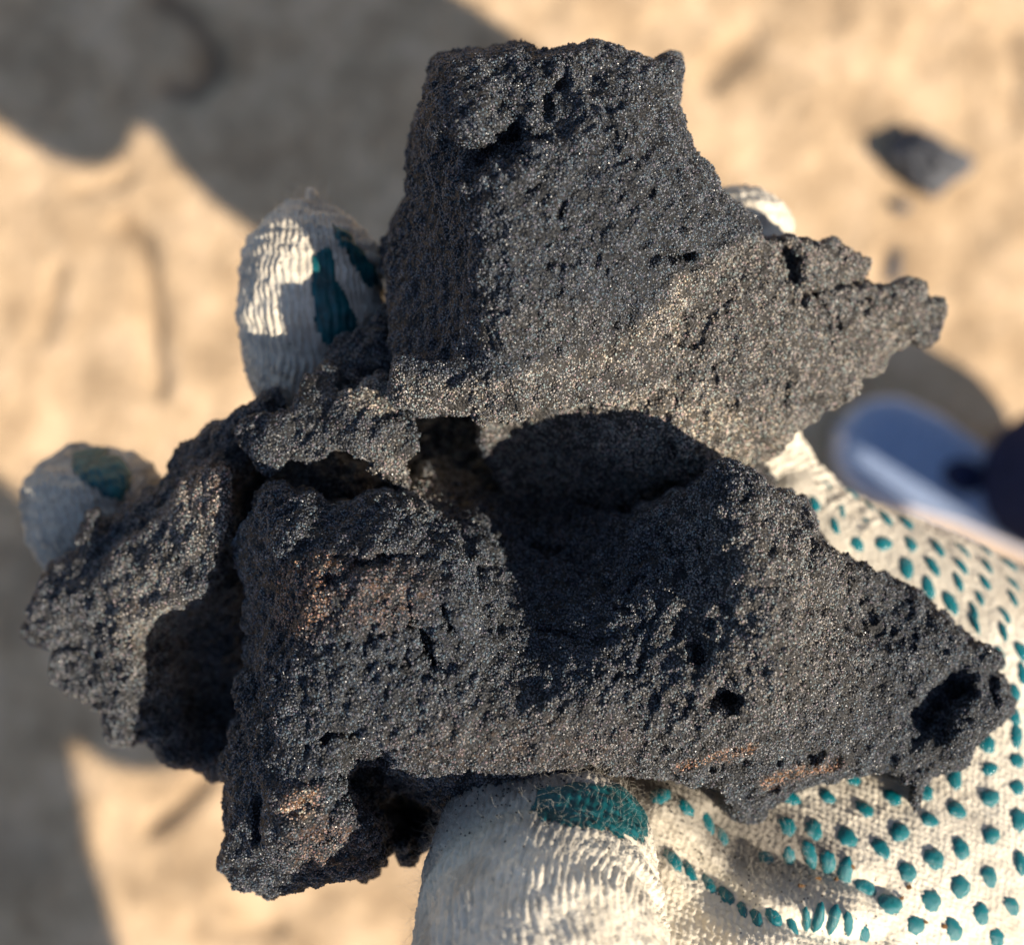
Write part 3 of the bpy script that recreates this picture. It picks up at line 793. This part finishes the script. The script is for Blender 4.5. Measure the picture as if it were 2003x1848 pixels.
def dot_mesh(seed):
    g = np.random.default_rng(seed)
    nr, nt = 7, 20
    th = np.linspace(0, 2 * math.pi, nt, endpoint=False)
    out = 1 + 0.05 * np.cos(6 * (th + g.uniform(0, 6))) + 0.07 * np.cos(2 * (th + g.uniform(0, 6))) + 0.06 * np.cos(3 * th + g.uniform(0, 6)) + 0.05 * np.cos(9 * th + g.uniform(0, 6))
    vs = [(0, 0, 0.62 + 0.1 * g.normal())]
    for i in range(1, nr + 1):
        r = i / nr
        hgt = 0.66 * (1 - r ** 2.4) - (0.35 if i == nr else 0.0)
        for j in range(nt):
            vs.append((r * out[j] * math.cos(th[j]), r * out[j] * math.sin(th[j]), hgt + 0.02 * g.normal() * (r < 0.9)))
    fs = [(0, 1 + j, 1 + (j + 1) % nt) for j in range(nt)]
    for i in range(nr - 1):
        for j in range(nt):
            a = 1 + i * nt + j; b = 1 + i * nt + (j + 1) % nt
            fs += [(a, a + nt, b + nt), (a, b + nt, b)]
    me = mesh_from('grip_dot', vs, fs); shade(me); me.materials.append(M_dot)
    return me
DOTS = [dot_mesh(s) for s in range(6)]
keep = []
for d_ in dots:
    if all((d_[0] - e_[0]) ** 2 + (d_[1] - e_[1]) ** 2 > 22 ** 2 for e_ in keep): keep.append(d_)
dots = keep
DA = np.array(dots)
for i, (du, dv) in enumerate(dots):
    if poly_sd(np.array([du]), np.array([dv]), PALM)[0] < 6: continue
    e = 8.0
    q = np.array([[du, dv], [du + e, dv], [du, dv + e], [du - e, dv], [du, dv - e]])
    w = P(q[:, 0], q[:, 1], palm_surf(q[:, 0], q[:, 1]))
    ax = w[1] - w[3]; ay = w[4] - w[2]
    nn = np.cross(ax, ay); nn /= np.linalg.norm(nn)
    ax /= np.linalg.norm(ax); ay = np.cross(nn, ax)
    o = bpy.data.objects.new('grip_dot', DOTS[i % 6]); C.objects.link(o); o.parent = palm
    s = 0.00185 * rng.uniform(0.88, 1.12)
    near = np.sort(np.hypot(DA[:, 0] - du, DA[:, 1] - dv))[1]
    tight = min(1.0, near / 50.0)
    ang = rng.uniform(-0.25, 0.25) if tight < 0.95 else rng.uniform(0, 6.28); ca, sa = math.cos(ang), math.sin(ang)
    loc = w[0] + nn * 0.00012 - GLOVE_BASE
    m3 = np.stack([ax * ca + ay * sa, -ax * sa + ay * ca, nn], 1) * np.array([s * 0.95 * tight, s * (1.05 if tight > 0.95 else 1.3), s * 0.62])
    M4 = Matrix.Identity(4)
    for r_ in range(3):
        for c_ in range(3): M4[r_][c_] = float(m3[r_, c_])
        M4[r_][3] = float(loc[r_])
    o.matrix_local = M4

# loose cotton fibres
def build_fuzz():
    cu = bpy.data.curves.new('fuzz', 'CURVE'); cu.dimensions = '3D'; cu.bevel_depth = 0.000011; cu.bevel_resolution = 0
    def fibre(p0, nrm, length, curl):
        n = 7
        d = np.array(nrm) + rng.normal(size=3) * 0.9; d /= np.linalg.norm(d)
        p = np.array(p0); pts = []
        for k in range(n):
            pts.append(p.copy()); p = p + d * length / n
            d = d + rng.normal(size=3) * curl; d /= np.linalg.norm(d)
        sp = cu.splines.new('POLY'); sp.points.add(n - 1)
        for k, x in enumerate(pts): sp.points[k].co = (*x, 1.0); sp.points[k].radius = 1.0 - 0.5 * k / n
    for o, n, mask in ((thumb, 4200, lambda u, v: (v < 1950)), (palm, 2600, lambda u, v: blob(u, v, 1420, 1620, 200, 110, 35, 0.5) > rng.uniform(0, 1, len(u))),
                       (palm, 500, lambda u, v: (u < 2010) & (v < 1900) & (v > 1300)), (ring, 900, lambda u, v: v < 850), (index, 500, lambda u, v: v < 1150), (little, 120, lambda u, v: v < 600)):
        p = coords(o.data); nn = normals(o.data)
        u, v = proj(p + GLOVE_BASE)
        idx = np.nonzero(mask(u, v) & (nn[:, 2] > -0.35))[0]
        for i in rng.choice(idx, min(n, len(idx)), replace=False):
            fibre(p[i] - nn[i] * 0.0002, nn[i] * 0.6, rng.uniform(0.0015, 0.006), 0.36)
    tipc = np.array(P(612, 392, -40)) - GLOVE_BASE
    for k_ in range(170):
        fibre(tipc + rng.normal(size=3) * np.array([0.0022, 0.0008, 0.0018]), np.array([0.0, 3.2, 0.3]), rng.uniform(0.0015, 0.0046), 0.22)
    o = bpy.data.objects.new('fuzz', cu); C.objects.link(o); o.parent = glove; cu.materials.append(M_fibre); o['kind'] = 'stuff'
    return o
build_fuzz()

# crumbs of brown soil caught in the knit
crumbs = []
for x, y in [(910,880),(995,850),(1440,890),(1400,940),(1160,790),(1520,1060),(1615,1080),(1080,850)]:
    du, dv = (1658 + x / 1.821) * k, (1900 + y / 1.821) * k
    c = P(du, dv, palm_surf(np.array([du]), np.array([dv]))[0] + 0.5) - GLOVE_BASE
    g = rng.normal(size=(14, 3)); g /= np.linalg.norm(g, axis=1, keepdims=True)
    import bmesh
    bm = bmesh.new()
    for q in g: bm.verts.new(Vector(c + q * np.array([0.0006, 0.0005, 0.0003]) * rng.uniform(0.6, 1.2)))
    bmesh.ops.convex_hull(bm, input=bm.verts)
    mm = bpy.data.meshes.new('soil_crumb'); bm.to_mesh(mm); bm.free()
    obj('soil_crumb', mm, M_dirt, glove)

# black grit shed by the rock onto the knit
def build_grit():
    octa = np.array([(1,0,0),(-1,0,0),(0,1,0),(0,-1,0),(0,0,1),(0,0,-1)], float)
    of = np.array([(0,2,4),(2,1,4),(1,3,4),(3,0,4),(2,0,5),(1,2,5),(3,1,5),(0,3,5)])
    vs, fs = [], []
    for o, n, mask in ((palm, 420, lambda u, v: np.clip(1.2 * blob(u, v, 1480, 1640, 210, 110, 30, 0.8) + 0.05 * (u < 2010) * (v > 1250), 0, 1) > rng.uniform(0, 1, len(u))),
                       (thumb, 260, lambda u, v: smooth(v, 1700, 1560) > rng.uniform(0, 1, len(u))), (ring, 60, lambda u, v: v < 800), (index, 60, lambda u, v: v < 1100)):
        p = coords(o.data); nn = normals(o.data); u, v = proj(p + GLOVE_BASE)
        idx = np.nonzero(mask(u, v) & (nn[:, 2] > 0.0))[0]
        for i in rng.choice(idx, min(n, len(idx)), replace=False):
            fs.append(of + 6 * len(vs)); vs.append(p[i] + nn[i] * 0.00008 + octa * rng.uniform(0.00008, 0.00026) * rng.uniform(0.7, 1.2, (6, 1)))
    me = mesh_from('loose_grit', np.concatenate(vs), np.concatenate(fs))
    o = obj('loose_grit', me, M_grit, glove); o['kind'] = 'stuff'
build_grit()

# ------------------------------------------------------------------ the photographer, and a second figure added out of view
def skin_body(name, nodes, edges, mat, parent, root, base, sub=2):
    keys = list(nodes)
    me = bpy.data.meshes.new(name)
    me.from_pydata([tuple(np.array(nodes[k_][0]) - base) for k_ in keys], [(keys.index(a), keys.index(b)) for a, b in edges], [])
    o = obj(name, me)
    o.modifiers.new('skin', 'SKIN')
    for i, k_ in enumerate(keys):
        sv = me.skin_vertices[0].data[i]; r = nodes[k_][1]
        sv.radius = (r, r) if not isinstance(r, tuple) else r
        sv.use_root = (k_ == root)
    o.modifiers.new('sub', 'SUBSURF').levels = sub
    out = evaluated(o)
    bpy.data.objects.remove(o); bpy.data.meshes.remove(me)
    shade(out); out.materials.clear()
    return obj(name, out, mat, parent)

def shoe(parent, toe, heel, base, name='shoe'):
    toe = np.array(toe, float); heel = np.array(heel, float)
    ax = toe - heel; Ln = np.linalg.norm(ax); ax /= Ln; sd = np.array([-ax[1], ax[0], 0])
    ts = np.linspace(0, 1, 40)
    half = np.interp(ts, [0, 0.03, 0.10, 0.3, 0.5, 0.72, 0.86, 0.94, 0.98, 1.0], [0.004, 0.020, 0.031, 0.034, 0.036, 0.046, 0.045, 0.034, 0.020, 0.003])
    top = np.interp(ts, [0, 0.05, 0.2, 0.4, 0.6, 0.8, 0.92, 0.98, 1.0], [0.07, 0.085, 0.095, 0.088, 0.070, 0.056, 0.048, 0.036, 0.024])
    def loft(z0, z1fn, wid, dome, nm, mat, par):
        n = 28; th = np.linspace(0, 2 * math.pi, n, endpoint=False); vs = []
        for t, h, tp in zip(ts, half, top):
            w = h * wid; z1 = z1fn(tp)
            cs, sn = np.cos(th), np.sin(th)
            x = np.sign(cs) * np.abs(cs) ** dome[0] * w
            z = z0 + (z1 - z0) * (0.5 + 0.5 * np.sign(sn) * np.abs(sn) ** dome[1])
            vs.append(heel + ax * (t * Ln) + np.outer(x, sd) + np.outer(z, [0, 0, 1]) - base)
        v = np.concatenate(vs); f = grid_faces(len(ts), n, True)
        me = mesh_from(nm, v, f); shade(me)
        return obj(nm, me, mat, par)
    up = loft(0.018, lambda tp: tp, 0.97, (0.75, 0.9), name, M_blue, parent)
    loft(0.0, lambda tp: 0.036, 1.10, (0.6, 0.45), 'sole', M_sole, up)
    lac = []
    tg = obj('lace_tab', loft_tab(heel + ax * Ln * 0.60, ax, sd, base), M_navy, up)
    return up

def loft_tab(c, ax, sd, base):
    vs, fs = [], []
    n = 16
    for r, z in ((0.015, 0.058), (0.015, 0.079), (0.010, 0.083)):
        for j in range(n):
            a = 2 * math.pi * j / n
            vs.append(np.array(c) + ax * math.cos(a) * r * 1.2 + sd * math.sin(a) * r + np.array([0, 0, z]) - base)
    for i in range(2):
        for j in range(n): fs.append((i * n + j, i * n + (j + 1) % n, (i + 1) * n + (j + 1) % n, (i + 1) * n + j))
    me = bpy.data.meshes.new('lace_tab'); me.from_pydata([tuple(v) for v in vs], [], fs + [tuple(range(2 * n, 3 * n))]); shade(me)
    return me

def head_parts(parent, c, face, base):
    """head with nose, ears, eyes and hair, turned towards 'face'"""
    import bmesh
    c = np.array(c, float); f = np.array(face, float); f /= np.linalg.norm(f)
    s = np.cross([0, 0, 1], f); s /= np.linalg.norm(s); up = np.cross(f, s)
    def ell(off, r, name, mat, par):
        bm = bmesh.new(); bmesh.ops.create_uvsphere(bm, u_segments=24, v_segments=16, radius=1.0)
        me = bpy.data.meshes.new(name); bm.to_mesh(me); bm.free()
        q = coords(me) * np.array(r)
        w = c + f * off[0] + s * off[1] + up * off[2] + q[:, :1] * f + q[:, 1:2] * s + q[:, 2:3] * up - base
        me.vertices.foreach_set('co', w.astype(np.float32).ravel()); me.update(); shade(me)
        return obj(name, me, mat, par)
    h = ell((0, 0, 0), (0.096, 0.077, 0.118), 'head', M_skin, parent)
    ell((0.098, 0, -0.012), (0.018, 0.014, 0.026), 'nose', M_skin, h)
    for k_ in (-1, 1):
        ell((0.0, k_ * 0.078, -0.01), (0.018, 0.010, 0.030), 'ear', M_skin, h)
        ell((0.083, k_ * 0.032, 0.012), (0.012, 0.014, 0.010), 'eye', M_sole, h)
    ell((0.084, 0, -0.055), (0.012, 0.024, 0.007), 'mouth', M_dirt, h)
    ell((-0.016, 0, 0.030), (0.098, 0.085, 0.100), 'hair', M_hair, h)

def person(base, label, J, face, shoes, name='person', free_hand=True):
    base = np.array(base, float)
    root = empty(name, tuple(base), label, 'person')
    N = {k_: v for k_, v in J.items()}
    E = [('pel', 'waist'), ('waist', 'chest'), ('chest', 'neck'), ('neck', 'skull'), ('chest', 'shL'), ('shL', 'elL'), ('elL', 'wrL'), ('chest', 'shR'), ('shR', 'elR'), ('elR', 'wrR'),
         ('pel', 'hipL'), ('hipL', 'knL'), ('knL', 'anL'), ('pel', 'hipR'), ('hipR', 'knR'), ('knR', 'anR')]
    skin_body('body', {k_: (v[0], v[1] * 0.82 if not isinstance(v[1], tuple) else tuple(x * 0.82 for x in v[1])) for k_, v in N.items()}, E, M_skin, root, 'pel', base)
    tr = {k_: (N[k_][0], N[k_][1] * m if not isinstance(N[k_][1], tuple) else tuple(x * m for x in N[k_][1])) for k_, m in (('waist', 1.0), ('pel', 1.08), ('hipL', 1.1), ('knL', 1.2), ('anL', 1.5), ('hipR', 1.1), ('knR', 1.2), ('anR', 1.5))}
    for sd_ in 'LR':
        a_ = np.array(N['an' + sd_][0]); tr['hem' + sd_] = (tuple(a_ + np.array([-0.012, 0.012, -0.045])), 0.076)
    skin_body('trousers', tr, [('waist', 'pel'), ('pel', 'hipL'), ('hipL', 'knL'), ('knL', 'anL'), ('anL', 'hemL'), ('anR', 'hemR'), ('pel', 'hipR'), ('hipR', 'knR'), ('knR', 'anR')], M_navy, root, 'pel', base)
    jk = {k_: (N[k_][0], tuple(x * 1.12 for x in N[k_][1]) if isinstance(N[k_][1], tuple) else N[k_][1] * 1.22) for k_ in ('pel', 'waist', 'chest', 'shL', 'elL', 'wrL', 'shR', 'elR', 'wrR', 'neck')}
    skin_body('jacket', jk, [('pel', 'waist'), ('waist', 'chest'), ('chest', 'neck'), ('chest', 'shL'), ('shL', 'elL'), ('elL', 'wrL'), ('chest', 'shR'), ('shR', 'elR'), ('elR', 'wrR')], M_jacket, root, 'chest', base)
    head_parts(root, J['skull'][0], face, base)
    for toe, heel in shoes: shoe(root, toe, heel, base)
    # bare hands where no glove covers them
    for key, dirv in (('wrL', 'elL'), ('wrR', 'elR')):
        if key == 'wrL' and not free_hand: continue
        w = np.array(J[key][0], float); d = w - np.array(J[dirv][0], float); d /= np.linalg.norm(d)
        sd = np.cross(d, [0, 0, 1]); sd /= np.linalg.norm(sd); upv = np.cross(sd, d)
        nodes = {'w': (w, 0.024), 'p': (w + d * 0.055, (0.036, 0.018))}; ed = [('w', 'p')]
        for i, (off, ln) in enumerate(((-0.028, 0.068), (-0.010, 0.078), (0.010, 0.074), (0.028, 0.058))):
            a = w + d * 0.085 + sd * off; b = a + d * ln * 0.55 - upv * 0.010; c_ = b + d * ln * 0.35 - upv * 0.028
            nodes[f'a{i}'] = (a, 0.0105); nodes[f'b{i}'] = (b, 0.009); nodes[f'c{i}'] = (c_, 0.0075)
            ed += [('p', f'a{i}'), (f'a{i}', f'b{i}'), (f'b{i}', f'c{i}')]
        nodes['t1'] = (w + d * 0.05 + sd * 0.045, 0.012); nodes['t2'] = (w + d * 0.085 + sd * 0.062 - upv * 0.012, 0.010)
        ed += [('p', 't1'), ('t1', 't2')]
        skin_body('hand', nodes, ed, M_skin, root, 'p', base)
    return root

wrist = np.array(P(3150, 1800, -51))
toe = G(1628, 835); heelv = np.array([0.245, -0.118, 0])
toeR = np.array([toe[0], toe[1], 0.004]); heelR = toeR + heelv
anR = toeR + heelv * 0.60 + np.array([0.030, 0.018, 0.085])
toeL = toeR + np.array([0.12, -0.325, 0]); heelL = toeL + np.array([0.265, -0.02, 0]); anL = heelL + (toeL - heelL) * 0.40 + np.array([0.01, 0, 0.085])
J1 = {'pel': ((0.62, -0.165, 0.88), (0.128, 0.105)), 'waist': ((0.63, -0.17, 1.06), (0.14, 0.105)), 'chest': ((0.62, -0.13, 1.32), (0.165, 0.115)), 'neck': ((0.56, -0.13, 1.50), 0.055), 'skull': ((0.50, -0.12, 1.60), 0.075),
      'shL': ((0.62, -0.32, 1.38), 0.060), 'elL': ((0.57, -0.315, 1.09), 0.046), 'wrL': (tuple(wrist), 0.031),
      'shR': ((0.60, 0.07, 1.40), 0.060), 'elR': ((0.44, 0.30, 1.16), 0.046), 'wrR': ((0.17, 0.17, 1.27), 0.031),
      'hipL': ((0.62, -0.24, 0.80), 0.092), 'knL': ((0.57, -0.235, 0.47), 0.064), 'anL': (tuple(anL), 0.046),
      'hipR': ((0.62, -0.095, 0.80), 0.092), 'knR': ((0.57, -0.06, 0.47), 0.060), 'anR': (tuple(anR), 0.046)}
person((0.55, -0.08, 0.0), 'person in navy trousers and blue pale-soled shoe, holding out the black rock', J1, (-0.7, 0.1, -0.6), [(toeL, heelL), (toeR, heelR)], free_hand=False)

bx, by = 0.345, -1.22  # unseen second figure, added to cast the lower left ground shadow
J2 = {'pel': ((bx, by, 0.90), (0.150, 0.12)), 'waist': ((bx, by + 0.16, 1.02), (0.140, 0.11)), 'chest': ((bx, by + 0.40, 1.16), (0.165, 0.125)), 'neck': ((bx, by + 0.60, 1.28), 0.055), 'skull': ((bx, by + 0.70, 1.32), 0.075),
      'shL': ((bx - 0.20, by + 0.46, 1.18), 0.060), 'elL': ((bx - 0.24, by + 0.36, 0.88), 0.046), 'wrL': ((bx - 0.14, by + 0.14, 0.70), 0.031),
      'shR': ((bx + 0.20, by + 0.46, 1.18), 0.060), 'elR': ((bx + 0.13, by + 0.42, 0.93), 0.046), 'wrR': ((bx - 0.04, by + 0.52, 0.86), 0.031),
      'hipL': ((bx - 0.09, by, 0.82), 0.092), 'knL': ((bx - 0.11, by + 0.10, 0.48), 0.062), 'anL': ((bx - 0.11, by + 0.02, 0.09), 0.042),
      'hipR': ((bx + 0.09, by, 0.82), 0.092), 'knR': ((bx + 0.11, by + 0.10, 0.48), 0.062), 'anR': ((bx + 0.11, by + 0.02, 0.09), 0.042)}
person((bx, by, 0.0), 'added out-of-view figure bending forward, dark jacket, to cast shadow on lower left soil', J2, (-0.3, 1.0, -0.5),
       [((bx - 0.12, by + 0.20, 0.004), (bx - 0.11, by - 0.07, 0.004)), ((bx + 0.12, by + 0.20, 0.004), (bx + 0.11, by - 0.07, 0.004))])
